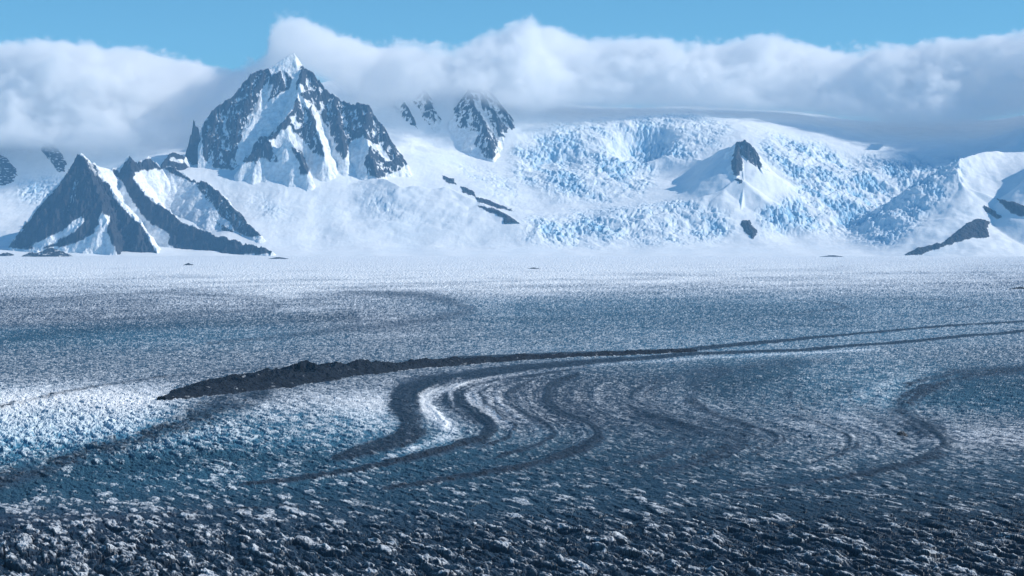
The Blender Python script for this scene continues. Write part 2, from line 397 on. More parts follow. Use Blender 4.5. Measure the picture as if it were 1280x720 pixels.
peak('mountain_peak', [
  ([(367,66,18.35),(350,76,18.3),(335,87,18.28),(322,90,18.25),(312,97,18.2),(300,112,18.15),(285,127,18.1),(268,139,18.05),(261,152,18.0),(257,170,17.95),(255,206,17.85)], 1.5),
  ([(367,66,18.35),(378,86,18.3),(387,91,18.25),(401,105,18.2),(417,122,18.15),(434,131,18.1),(446,129,18.05),(459,133,18.0),(472,150,17.95),(483,168,17.9),(495,187,17.85),(507,204,17.8)], 1.5),
  ([(378,86,18.25),(375,104,18.05),(370,128,17.85),(358,150,17.7),(341,170,17.58),(322,188,17.5),(303,206,17.45)], 1.6),
  ([(374,108,18.0),(388,140,17.8),(400,172,17.6),(406,197,17.45)], 1.7),
  ([(446,129,18.05),(455,160,17.85),(462,190,17.6),(470,218,17.4)], 1.4),
  ([(417,122,18.1),(425,160,17.85),(432,195,17.6)], 1.5),
  ([(360,168,17.5),(372,190,17.4),(384,216,17.25)], 1.7),
 ], (248, 520, 16.8, 18.8), [(M_L, 1.0), (M_M, 0.62), (M_R1, 1.0), (M_R2, 1.0), (M_R3, 1.0)],
 [([(376,108),(372,120),(385,132)], 3.5, 0.8), ([(366,148),(372,158)], 4, 0.8), ([(392,136),(402,155),(410,178),(414,190)], 3.5, 0.9), ([(468,182),(474,186),(484,199)], 3.5, 0.9), ([(445,150),(465,165)], 5, 0.4),([(335,110),(320,140),(306,165)],6,.5)],
 'tall craggy peak with a wisp of cloud over its summit', 'mountain', mott=0.8, step=4.5, thr=0.04)
peak('rock_spire', [
  ([(241.8,149,17.9),(243.6,152,17.9)], 7.5), ([(245,156,17.9),(248,159,17.9)], 6.0), ([(238,168,17.88),(247,168,17.9)], 5.0),
  ([(234,184,17.85),(251,182,17.87)], 4.0), ([(235,204,17.8),(252,202,17.85)], 2.5),
 ], (226, 260, 17.7, 18.1), [([(200,100),(280,100),(280,260),(200,260)], 1.0)], [],
 'slender dark rock needle standing just left of the tall peak', 'rock spire', step=2.5, pxstep=0.33, rough=0.16, mott=0.25)
peak('rock_knoll', [
  ([(203,206,17.6),(212,192,17.7),(222,192,17.75),(232,196,17.8),(236,206,17.75)], 1.3),
 ], (196, 244, 17.3, 18.0), [([(200,210),(208,190),(220,188),(232,193),(231,202),(238,210),(235,214),(217,213)], 1.0)], [([(214,199),(228,202)], 2.2, 0.9)],
 'low rocky knoll in the snow at the foot of the rock needle', 'rock knoll', mott=0.55, step=4, rough=0.6)
# buttresses half hidden in the cloud, and the knob among the icefalls
peak('rock_buttress', [
  ([(586,112,19.5),(590,126,19.3),(603,150,19.05),(612,176,18.8),(616,197,18.6)], 1.3),
  ([(571,140,19.3),(585,146,19.2),(598,158,19.0)], 1.2),
  ([(586,112,19.5),(610,112,19.6),(628,132,19.5),(638,150,19.35),(642,176,19.1)], 1.4),
  ([(598,112,19.55),(618,140,19.3),(626,165,19.1),(632,185,18.95)], 1.3),
 ], (560, 655, 18.3, 19.9), [([(569,144),(580,143),(588,122),(602,138),(611,153),(620,167),(624,188),(615.6,200),(605,195),(592,180),(599,164),(582,162),(573,159)], 1.0), ([(618,122),(632,126),(641,150),(645,164),(643,178),(632,174),(623,162),(619,147)], 1.0), ([(575,105),(615,105),(640,130),(643,175),(625,172),(612,165),(598,150),(560,140)], 0.6)], [([(594,130),(606,148),(614,160)],2.5,.6)],
 'snow streaked rock buttress coming out of the cloud right of the tall peak', 'rock buttress', mott=1.0, step=5, thr=-0.08)
peak('rock_buttress', [
  ([(500,120,19.5),(512,140,19.3),(522,160,19.1)], 1.2), ([(530,112,19.6),(540,135,19.35),(545,152,19.2)], 1.2),
 ], (494, 566, 18.9, 19.9), [([(498,138),(508,120),(530,110),(556,116),(566,140),(560,156),(545,152),(534,166),(518,166),(504,152)], 0.58)], [],
 'pale rock face thinly veiled by cloud between the tall peak and the streaked buttress', 'rock buttress', mott=1.0, step=6, thr=-0.22)
peak('rock_outcrop', [
  ([(914,184,17.5),(921,178,17.5),(931,177,17.48),(940,183,17.45),(947,194,17.4),(951,213,17.25)], 1.25),
  ([(924,178,17.5),(920,196,17.3),(921,222,17.1),(926,244,16.95)], 1.2),
  ([(921,222,17.1),(936,232,17.02),(944,242,16.95)], 1.1),
 ], (895, 965, 16.85, 17.8), [([(914,196),(919,183),(922,170),(932,170),(943,181),(949,196),(952,207),(948,218),(943,207),(932.6,199),(928.7,196.5),(927,212),(925,220),(917,218),(914,207)], 1.0), ([(916,225.5),(925,221),(935,227),(944,240),(938,246),(925,247),(913,242)], 1.0)], [],
 'dark rock knob capping a snow arete amid the blue icefalls', 'rock outcrop', mott=0.5, step=4)
log('peaks')

# ------------------------------------------------------------------ smaller outcrops breaking through the snow
def outcrop(poly, Yk, label, lift=22.0, mott=0.35, name='rock_outcrop', group=None, amt=1.0):
    """rock standing proud of the snow where the outline meets the slope"""
    p = np.array(poly, float)
    x0, x1 = p[:, 0].min() - 5, p[:, 0].max() + 5
    pxs = np.arange(x0, x1, 0.6); Ys = np.arange(Yk[0] * 1000, Yk[1] * 1000, 6.0)
    PX, YY = np.meshgrid(pxs, Ys); XX = (PX - 640) / F * YY
    base = zterrain(XX, YY)
    px, py = project(XX, YY, base)
    d = polydist(px + 2.5 * fbm(XX / 50, YY / 80, 3, 8), py + 2.0 * fbm(XX / 50, YY / 80, 3, 9), poly)
    l = np.clip(d / 4.0, -1.5, 1.0)
    n = ridged(XX / 60, YY / 90, 4, 12)
    z = base + lift * l * (0.7 + 0.5 * n) + 6 * ridged(XX / 22, YY / 30, 3, 14) * (l > -.5)
    led = fbm(XX / 38 + z / 90, z / 14, 4, 71)
    rk = sstep(0.4, 0.6, amt * sstep(-1.5, 1, d) * (1 - mott * sstep(0.1, 0.35, led)))
    c = np.empty(XX.shape + (4,), np.float32); c[..., 3] = 1
    tone = 0.8 + 0.4 * sstep(-.5, .5, fbm(XX / 60, z / 40, 3, 81))
    for k in range(3): c[..., k] = lerp(SNOW[k], ROCKC[k] * tone * (1.12, 1, .95)[k], rk)
    keep = d > -1.2
    if not keep.any(): print('NO OUTCROP', label); return
    o = grid_mesh(name, XX, YY, z, c, MAT_ROCK, keep)
    tag(o, label, 'rock outcrop', group)
OUT = [
 ([(925,281),(929,276),(936,275),(947,291),(941,299),(932,291)], (16.1,16.8), 'small dark rock patch low on the slope beneath the rock knob'),
 ([(553,220),(567,224),(570,231),(559,228)], (17.0,18.3), 'small rock patch at the top end of the broken rock line below the hollow'),
 ([(576,233),(591,238),(595,246),(579,241)], (16.9,18.1), 'second small rock patch down the broken rock line on the snow'),
 ([(594,246),(611,251),(643,264),(622,260),(597,252)], (16.6,17.9), 'thin dark streak of rock lying along the snow rib in mid slope'),
 ([(597,257),(617,261),(634,269),(650,280),(640,287),(630,282),(630,273),(611,265)], (16.4,17.5), 'dark rock patch ending the broken rock line low on the slope'),
 ([(1132,319),(1147,310),(1177,304),(1193,292),(1208,280),(1223,273),(1238,277),(1234,286),(1237,297),(1213,298),(1180,308),(1147,319)], (15.0,16.5), 'large dark rock wedge at the foot of the snow slope on the right'),
 ([(1229,257),(1240,262),(1253,272),(1247,275),(1232,264)], (15.8,16.6), 'small dark rock strip just above the large rock wedge'),
 ([(1246,249),(1267,253),(1290,262),(1290,275),(1263,266)], (15.7,16.6), 'dark rock band at the right edge beside the cast shadow'),
 ([(-10,186),(8,198),(20,212),(21,219),(16,227),(6,232),(-14,230)], (17.8,19.6), 'rock face poking out of cloud at the left edge'),
 ([(50,186),(60,176),(74,188),(83,204),(80,214),(73,216),(66,205)], (17.8,19.9), 'faint rock face under the cloud left of the pyramid summit'),
]
for poly, Yk, lab in OUT: outcrop(poly, Yk, lab, mott=0.65 if poly[0][0] < 60 else 0.3)
log('outcrops')
# ================================================================== GLACIER
GX = [-400, 0, 160, 320, 480, 640, 800, 960, 1120, 1280, 1700]
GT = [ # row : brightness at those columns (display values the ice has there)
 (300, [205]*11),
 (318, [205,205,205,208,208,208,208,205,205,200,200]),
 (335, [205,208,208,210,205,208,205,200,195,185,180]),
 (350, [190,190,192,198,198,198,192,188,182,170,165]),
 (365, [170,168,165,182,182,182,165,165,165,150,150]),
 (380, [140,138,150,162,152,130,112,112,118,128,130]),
 (400, [140,145,135,140,145,105,100,102,120,130,130]),
 (420, [95,90,85,105,138,120,115,115,120,138,135]),
 (440, [115,118,122,125,130,140,142,132,125,110,105]),
 (455, [125,125,130,130,125,120,112,105,110,105,100]),
 (475, [145,142,148,125,135,110,92,92,112,100,90]),
 (500, [165,165,165,130,165,112,95,98,122,58,55]),
 (525, [165,165,160,125,165,125,98,115,128,100,95]),
 (550, [150,150,140,125,115,105,92,112,125,128,120]),
 (575, [120,120,88,100,80,85,80,92,88,88,85]),
 (600, [70,70,82,84,70,70,75,75,70,70,70]),
 (625, [75,78,75,70,70,70,74,70,66,66,66]),
 (645, [115,115,112,100,95,85,78,70,66,62,60]),
 (665, [118,118,108,98,90,88,86,84,80,78,78]),
 (690, [100,100,98,95,92,90,92,90,88,88,88]),
 (720, [96,98,96,94,92,92,94,94,92,92,92]),
 (800, [94]*11)]
GB = [
 (300, [.1]*11), (318, [.12]*11), (350, [.2]*11), (365, [.3,.25,.25,.25,.25,.3,.4,.4,.4,.4,.4]),
 (380, [.1,.1,.15,.25,.3,.6,.65,.65,.6,.55,.5]), (400, [.2,.15,.3,.4,.2,.6,.65,.6,.6,.5,.5]),
 (420, [.8,.8,.8,.7,.3,.5,.6,.65,.7,.5,.5]), (440, [.45,.45,.45,.4,.4,.5,.6,.7,.5,.4,.4]),
 (475, [.4,.35,.35,.3,.3,.25,.35,.6,.75,.6,.6]), (500, [.6,.6,.5,.3,.35,.15,.3,.55,.75,.9,.9]),
 (525, [.85,.85,.8,.65,.7,.2,.3,.4,.35,.4,.4]), (550, [.95,.95,.85,.78,.75,.6,.4,.4,.35,.2,.2]),
 (575, [.85,.85,.7,.72,.65,.6,.5,.45,.45,.45,.45]), (600, [.7,.7,.75,.75,.6,.5,.45,.45,.45,.45,.45]),
 (625, [.55,.55,.55,.5,.5,.5,.45,.4,.4,.4,.4]), (645, [.2,.2,.25,.3,.35,.4,.35,.35,.35,.35,.35]),
 (665, [.25,.25,.25,.3,.3,.3,.3,.3,.3,.3,.3]), (800, [.3]*11)]
GR = [ # roughness (height of the ice blocks) 0..1
 (300, [.0]*11), (318, [.15]*11), (350, [.4]*11), (380, [.55]*11), (420, [.6,.65,.65,.6,.5,.5,.5,.5,.5,.5,.5]),
 (455, [.5,.5,.5,.5,.5,.45,.45,.5,.6,.6,.6]), (475, [.5,.5,.5,.5,.45,.35,.4,.55,.7,.7,.7]),
 (500, [.9,.9,.8,.6,.5,.3,.35,.5,.7,.9,.9]), (525, [1,1,1,.8,.7,.3,.35,.45,.35,.5,.5]),
 (550, [1,1,1,.9,.8,.45,.4,.45,.35,.4,.4]), (600, [.9,.8,.7,.7,.7,.6,.55,.5,.5,.5,.5]),
 (640, [.45,.45,.5,.55,.6,.65,.7,.7,.7,.7,.7]), (670, [.8,.8,.8,.8,.85,.85,.9,.9,.9,.9,.9]), (800, [1]*11)]
RX0, RX1, RY0, RY1 = -420, 1700, 296, 800
def table(T):
    ys = np.arange(RY0, RY1); xs = np.arange(RX0, RX1)
    A = np.array([np.interp(xs, GX, v) for _, v in T]); k = [r for r, _ in T]
    o = np.array([np.interp(ys, k, A[:, j]) for j in range(A.shape[1])]).T
    return gblur(gblur(o, 3.0, 0), 22.0, 1)
LUM = table(GT); BLU = table(GB); RGH = table(GR)
PYg, PXg = np.mgrid[RY0:RY1, RX0:RX1].astype(np.float32)
# moraine bands: polyline, half width px, strength (negative = clean bright band)
BANDS = [
 ([(780,449),(722,456),(635,463),(577,471),(533,481),(508,493),(503,508),(515,521),(520,534),(500,549),(465,562),(420,574)], [3,4,5,7,11,15,16,15,14,12,8,4], 1.0),
 ([(780,454),(664,466),(591,478),(547,486),(530,495),(534,509),(553,526),(565,537),(559,548),(518,562),(477,577)], [1.5,2.5,4,6,8,9,9,8,6,5,3], -0.8),
 ([(740,458),(635,472),(591,479),(574,491),(577,506),(597,520),(612,532),(606,547),(562,561),(504,576),(460,586),(380,599),(300,608)], [1.5,3,5,8,9,10,9,7,5,4,3,3,1.5], 0.85),
 ([(556,488),(556,500),(570,514),(590,528)], [4,6,6,5], 0.5),
 ([(635,475),(600,482),(586,492),(591,506),(614,520),(637,532),(643,541)], [2,3,5,5,5,4,3], -0.6),
 ([(614,482),(601,492),(607,506),(627,520),(645,532),(639,547),(600,560)], [1.5,2.5,2.5,2.5,3,3,2], 0.55),
 ([(640,480),(620,492),(630,508),(655,525),(680,540)], [3,6,6,5,5], -0.35),
 ([(664,475),(635,491),(641,509),(664,523),(687,532),(693,542),(676,555),(620,572)], [2,2.5,2.5,2.5,3,3.5,3,2], 0.6),
 ([(722,468),(687,482),(683,503),(699,517),(728,526),(749,538),(749,550),(722,564),(679,579),(623,590),(547,602),(480,612)], [3,4,6,6,5,6,7,6,5,4,3,2], 0.8),
 ([(720,480),(706,500),(722,515),(752,527)], [4,5,4,3], 0.35),
 ([(900,462),(830,475),(800,500),(850,527),(900,540),(925,552),(905,568),(840,585)], [8,10,8,8,14,14,9,5], 0.35),
 ([(1280,462),(1190,470),(1140,492),(1124,513),(1147,529),(1176,544),(1187,555),(1170,570),(1135,582),(1091,592),(1004,606),(900,618)], [6,10,14,14,12,10,8,6,4.5,4,3,2], 0.52),
 ([(980,520),(1040,530),(1090,545),(1110,560)], [4,5,6,5], 0.25),
 ([(880,470),(960,455),(1040,452)], [6,8,5], 0.3),
 ([(830,470),(790,490),(785,508),(815,525),(850,540),(860,555),(820,572),(740,590)], [4,5,5,5,6,6,5,3], 0.35),
 ([(770,505),(810,521),(867,533),(923,544),(930,556),(895,573),(820,590)], [5,9,12,12,10,8,5], 0.42), ([(920,525),(952,539),(986,549),(957,562)], [4,8,9,5], 0.36),
 ([(910,463),(872,480),(862,500),(892,520),(935,540),(962,554),(940,572)], [7,9,9,9,9,10,6], 0.36),
 ([(760,480),(745,500),(775,520),(800,540)], [4,5,5,4], -0.35), ([(830,488),(822,505),(860,525),(900,542)], [4,4,4,3], -0.3),
 ([(985,490),(1010,520),(1060,545),(1072,562),(1020,580)], [4,5,5,6,3], 0.32), ([(1060,480),(1065,505),(1100,525),(1130,548)], [4,5,4,4], 0.28),
 ([(60,372),(190,366),(330,372),(350,384),(260,392),(100,402)], [2,2.5,3,4,3,2], 0.3), ([(980,375),(1040,378),(1060,384),(1000,392)], [1,1.2,1.5,1], 0.4), ([(1120,372),(1200,376),(1225,382),(1170,390)], [1,1.2,1.6,1], 0.35), ([(1240,375),(1300,380),(1330,388)], [1,1.3,1.5], 0.3),
 # long lines towards the right
 ([(560,449),(640,446),(760,441),(860,437),(940,430),(1020,422),(1100,415),(1180,408),(1260,403),(1400,396)], [3,2.5,2,2,2,1.5,1.2,1,.8,.6], 1.0),
 ([(640,462),(740,453),(860,443),(940,440),(1000,438),(1100,430),(1200,421),(1290,413),(1450,402)], [3,2.5,2.2,2,1.8,1.6,1.6,1.5,1], 1.0),
 ([(640,467),(760,455),(860,449),(960,444),(1100,437)], [2,1.8,1.6,1.5,1], -0.7),
 # dark tongue at left that continues the moraine
 ([(330,492),(280,508),(240,524),(200,541),(120,566),(60,585),(0,602),(-160,640)], [14,20,16,13,12,12,12,12], 0.52),
 ([(-60,520),(0,509),(60,496),(130,481),(200,472),(300,463),(420,457)], [3,3,3,3,2,1.5,1.2], 0.4),
 ([(0,378),(120,372),(200,380),(130,394),(0,408),(-100,415)], [6,6,5,5,6,6], 0.25),
 ([(430,366),(520,368),(565,378),(590,388),(540,400),(470,408),(380,418),(260,430)], [3,5,7,8,6,6,5,3], 0.34),
 ([(210,358),(280,368),(330,380),(340,390)], [1.5,1.5,2,2], 0.25),
 ([(-60,655),(60,650),(200,645),(340,634),(470,636)], [1.5,2,1.6,1.4,1], 0.5),
]
DEB = np.zeros_like(LUM); CLN = np.zeros_like(LUM)
for pts, ws, s in BANDS:
    xs_ = [p[0] for p in pts]; ys_ = [p[1] for p in pts]
    mx = max(ws) * 3.5
    i0 = max(0, int(min(ys_) - mx - RY0)); i1 = min(RY1 - RY0, int(max(ys_) + mx - RY0)); j0 = max(0, int(min(xs_) - mx - RX0)); j1 = min(RX1 - RX0, int(max(xs_) + mx - RX0))
    d, w = segdist(PXg[i0:i1, j0:j1], PYg[i0:i1, j0:j1], pts, ws)
    v = abs(s) * np.exp(-np.power(d / np.maximum(w, .5), 2.4) * 0.8)
    tgt = DEB if s > 0 else CLN
    tgt[i0:i1, j0:j1] = np.maximum(tgt[i0:i1, j0:j1], v)
DEB *= (1 - 0.8 * CLN)
for pts, w_, a_ in [([(540,565),(700,572),(900,588)], 24, -.2), ([(690,500),(760,530),(840,545)], 22, -.16), ([(800,520),(870,534),(925,549),(880,572)], 11, -.34), ([(1120,505),(1150,527),(1192,556),(1150,577),(1082,592)], 9, -.3), ([(-100,430),(0,424),(70,416),(160,409),(260,403),(350,402),(440,396)], 7, -.36), ([(640,470),(760,460),(900,470),(1000,500),(900,560),(760,560),(660,540)], 26, -.12), ([(380,372),(470,366),(560,376)], 7, -.12), ([(-60,530),(60,535),(160,525)], 22, .14), ([(1172,494),(1220,486),(1330,484)], 20, -.52), ([(870,480),(920,474),(985,464)], 14, -.5), ([(-60,618),(0,606),(120,590),(250,572),(400,576)], 13, -.34),
    ([(850,545),(915,556)], 12, -.25), ([(640,560),(720,575),(860,590)], 12, -.15), ([(1190,545),(1330,540)], 15, .28), ([(960,515),(1080,528)], 14, .18), ([(-80,505),(100,492),(200,498)], 16, .22),
    ([(330,512),(400,500),(470,505)], 16, .2), ([(800,500),(900,512)], 14, .12), ([(660,395),(900,392),(1050,400)], 18, -.12), ([(0,640),(200,642),(380,634)], 8, .15), ([(700,480),(1000,452)], 8, -.18)]:
    d = segdist(PXg, PYg, pts); LUM *= 1 + a_ * np.exp(-(d / w_) ** 2)
# fine flow lines following the folded bands
KEYY = np.array([455, 470, 480, 490, 505, 520, 532, 545, 560, 575, 590, 606])
KX = np.array([
 [690,577,533,512,503,515,522,508,478,430,360,280],
 [720,635,591,574,577,597,612,606,562,504,430,340],
 [800,690,655,636,640,660,687,693,660,600,520,430],
 [900,720,690,684,684,704,740,749,728,690,630,520],
 [1000,900,820,800,800,840,880,925,915,870,800,700],
 [1250,1210,1165,1142,1126,1135,1155,1178,1186,1150,1095,1004]], float)
yy_ = np.arange(RY0, RY1)
UF = np.zeros_like(LUM)
xs_ = np.arange(RX0, RX1)
for i, y in enumerate(yy_):
    kx = [np.interp(y, KEYY, r) for r in KX]
    kx = [kx[0] - 400] + kx + [kx[-1] + 400]
    UF[i] = np.interp(xs_, kx, [-4, 0, 1, 2, 3, 4.6, 7, 11])
UF = gblur(UF, 1.5, 0)
STR = perlin(UF * 3.1, PYg / 60, 900) * .6 + perlin(UF * 8.3, PYg / 40, 901) * .55 + perlin(UF * 17.3, PYg / 30, 902) * .3
STR *= sstep(458, 476, PYg) * (1 - sstep(575, 608, PYg)) * sstep(480, 520, PXg) * (1 - sstep(1180, 1230, PXg))
# long straight streaks over the far ice
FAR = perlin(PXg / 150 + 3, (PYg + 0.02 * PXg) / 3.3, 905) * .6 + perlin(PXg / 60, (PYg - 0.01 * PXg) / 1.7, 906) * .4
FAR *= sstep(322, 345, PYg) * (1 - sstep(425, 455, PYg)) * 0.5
DEB *= 1 - .38 * sstep(-.1, .5, fbm(PXg / 46, PYg / 16, 3, 977)) * (PYg > 462)
lines = perlin(UF * 14.0, PYg / 50, 931) * .5 + perlin(UF * 27.0, PYg / 40, 932) * .35
z_ = sstep(458, 476, PYg) * (1 - sstep(575, 608, PYg)) * sstep(480, 520, PXg) * (1 - sstep(1230, 1260, PXg))
DEB = np.clip(DEB * (1 + .9 * lines * z_) + .22 * z_ * np.clip(lines, 0, 1), 0, 1)
GR_ALL = np.dstack([LUM, BLU, RGH, DEB, CLN, STR, FAR])

def glacier():
    c1 = np.arange(-30, 1310, 0.85)
    pxs = np.concatenate([np.arange(-1000, -400, 8.0), np.arange(-400, -30, 2.4), c1, np.arange(1310, 1680, 2.4), np.arange(1680, 2280, 8.0)])
    rows = [790.0 + 6.0 * i for i in range(70, 0, -1)] + [790.0]
    while rows[-1] > 309:
        y = rows[-1]
        rows.append(y - (0.42 if y > 560 else 0.5 if y > 440 else 0.55))
    rows = np.array(rows)
    dist = np.array([ground_pt(640.0, r)[1] for r in rows])
    dist = dist[dist < 19000]
    PX, YY = np.meshgrid(pxs, dist); XX = (PX - 640) / F * YY
    log('glacier verts', XX.size)
    px, py = project(XX + 5 * fbm(XX / 30, YY / 70, 4, 731, gain=.6), YY + 12 * fbm(XX / 30, YY / 60, 4, 732, gain=.6) * sstep(900, 1500, YY), 0 * XX)
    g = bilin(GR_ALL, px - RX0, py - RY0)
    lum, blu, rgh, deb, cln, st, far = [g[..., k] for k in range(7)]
    # large shapes: the debris bands stand proud, troughs between
    z = 1.3 * deb * np.clip(2600 / YY, .4, 1.5) + 1.5 * fbm(XX / 140, YY / 260, 3, 101) * np.clip(YY / 2000, .6, 2)
    z += 2.0 * st
    # ice blocks (seracs): tilted facets split by crevasses, drawn out along the flow
    near = np.clip(1500 / YY, 0, 1)
    def field(s, asp, seed, ang, sharp, tent=0.0):
        ca, sa = math.cos(ang), math.sin(ang)
        wx = XX + 0.14 * s * perlin(XX / s / 2.6, YY / s / 5, seed + 50); wy = YY + 0.3 * s * perlin(XX / s / 2.6, YY / s / 5, seed + 60)
        u = (wx * ca + wy * sa) / s; v = (-wx * sa + wy * ca) / (s * asp)
        f1, f2, cx, cy, dx, dy = worley(u, v, seed)
        r = _r(cx, cy, seed + 5); tx = _r(cx, cy, seed + 6) - .5; ty = _r(cx, cy, seed + 7) - .5
        h = (r - .5) + 1.7 * tx * dx + 1.4 * ty * dy - 0.35 * np.exp(-(f2 - f1) * sharp * 2.2) + tent * 0.55 * (0.35 - 1.5 * np.abs(dx + .5 * tx))
        return h, r
    hA, rA = field(8.5, 3.4, 200, 0.36, 7, 0.25); log('a')
    hB, rB = field(4.2, 3.0, 260, 0.42, 6, 0.3)
    hC, rC = field(20.0, 2.6, 320, 0.28, 8, 0.6)
    hD, rD = field(1.9, 2.6, 380, 0.3, 5, 0.7); log('d')
    ca, sa = math.cos(0.36), math.sin(0.36)
    U = XX * ca + YY * sa; V = -XX * sa + YY * ca
    bl1 = ridged(U / 11.0, V / 40.0, 3, 610); bl2 = ridged(U / 4.0, V / 14.0, 3, 620)
    big = sstep(620, 700, py) + 0.6 * sstep(490, 530, py) * (1 - sstep(560, 600, py)) * (1 - sstep(200, 420, px))
    big = np.clip(big, 0, 1)
    hs = rgh * (hA * (1.2 + 1.9 * big) + hB * 1.5 + hC * (0.5 + 1.3 * big) + hD * 0.4 + bl1 * (1.2 + 1.2 * big) + bl2 * (.6 + .3 * big))
    hs *= 1 + 0.35 * np.clip(YY / 4000 - .6, 0, 2)
    # far off, where blocks are below the mesh spacing, a coarser roughness takes over
    fw = sstep(3200, 6500, YY)
    hs += fw * rgh * 5.0 * (_r(np.floor(XX / 9), np.floor(YY / 60), 7) - .5)
    edge = sstep(19000, 15500, YY)
    z = (z + hs * (1 - 0.55 * deb) + deb * 1.6 * fbm(XX / 7, YY / 12, 3, 140)) * edge
    z = z + 60 * (-1) * sstep(15600, 16400, YY)
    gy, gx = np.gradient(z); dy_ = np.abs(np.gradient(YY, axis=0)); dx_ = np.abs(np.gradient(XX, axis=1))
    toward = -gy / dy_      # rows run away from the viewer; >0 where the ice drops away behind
    wall = np.maximum(np.clip(-toward, 0, 3), 0.7 * np.clip(gx / dx_, 0, 3))  # painted shade
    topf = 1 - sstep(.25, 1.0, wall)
    sel = np.clip(sstep(.45, .85, rgh) * sstep(5500, 2600, YY) * .8 + sstep(1600, 1150, YY), 0, 1)      # coarse blocks here, fine ones elsewhere
    hn = hA * (.08 + .30 * sel) + hB * .32 + hC * (.05 + .17 * sel) + hD * (.40 - .2 * sel) + bl1 * (.08 + .3 * sel) + bl2 * .32
    hn = np.clip(0.45 + 0.45 * hn, 0, 1)
    wa = .06 + .26 * sel; wb = .36 + .12 * sel; wd = 1 - wa - wb
    rnd = np.clip(0.5 + 1.35 * (wb * rB + wa * rA + wd * rD - 0.5), 0, 1)
    nearw = sstep(9000, 1200, YY)
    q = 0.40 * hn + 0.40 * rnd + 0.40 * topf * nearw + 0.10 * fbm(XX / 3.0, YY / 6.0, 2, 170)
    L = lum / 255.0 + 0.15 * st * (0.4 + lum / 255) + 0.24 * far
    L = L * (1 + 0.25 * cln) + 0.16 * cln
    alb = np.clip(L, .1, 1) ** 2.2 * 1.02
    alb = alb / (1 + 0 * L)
    white = np.array([0.50, 0.53, 0.56]); dark0 = np.array([0.013, 0.022, 0.040]); dblue = np.array([0.04, 0.165, 0.26])  # dark tones: dirty and blue ice, plus painted shade of faces and gaps
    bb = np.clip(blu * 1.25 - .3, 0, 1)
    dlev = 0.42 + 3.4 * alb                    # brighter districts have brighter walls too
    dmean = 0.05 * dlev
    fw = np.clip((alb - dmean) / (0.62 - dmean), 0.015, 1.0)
    # threshold by rank (within each range of distance) so that the share of white matches the map
    ly = np.log(YY[:, 0]); nb = 14; eb_ = np.linspace(ly.min(), ly.max() + 1e-6, nb + 1)
    T = []
    for b in range(nb):
        m = (ly >= eb_[b]) & (ly < eb_[b + 1])
        T.append(np.quantile(q[m].reshape(-1)[::17], np.linspace(0, 1, 101)))
    T = np.array(T)
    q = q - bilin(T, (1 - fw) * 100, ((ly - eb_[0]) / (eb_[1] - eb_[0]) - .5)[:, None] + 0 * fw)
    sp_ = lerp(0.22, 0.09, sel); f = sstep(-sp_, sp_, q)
    c = np.empty(XX.shape + (4,), np.float32); c[..., 3] = 1
    grime = np.clip(deb * 1.1, 0, 1)
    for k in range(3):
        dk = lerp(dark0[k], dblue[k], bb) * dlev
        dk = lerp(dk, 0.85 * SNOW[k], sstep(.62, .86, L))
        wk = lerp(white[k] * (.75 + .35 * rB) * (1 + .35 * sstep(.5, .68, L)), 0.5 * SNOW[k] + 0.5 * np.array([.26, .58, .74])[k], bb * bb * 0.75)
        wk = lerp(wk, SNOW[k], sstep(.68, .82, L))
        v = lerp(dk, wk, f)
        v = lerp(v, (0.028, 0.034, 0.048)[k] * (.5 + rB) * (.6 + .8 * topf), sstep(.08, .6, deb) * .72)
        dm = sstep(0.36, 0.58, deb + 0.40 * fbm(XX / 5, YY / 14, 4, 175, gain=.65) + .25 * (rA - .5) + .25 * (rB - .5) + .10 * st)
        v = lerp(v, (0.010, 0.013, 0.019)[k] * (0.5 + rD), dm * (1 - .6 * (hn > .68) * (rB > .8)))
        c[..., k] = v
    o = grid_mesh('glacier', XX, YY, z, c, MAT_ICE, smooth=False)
    tag(o, 'broad crevassed glacier with dark folded moraine bands', None, None, 'structure')
glacier(); log('glacier')

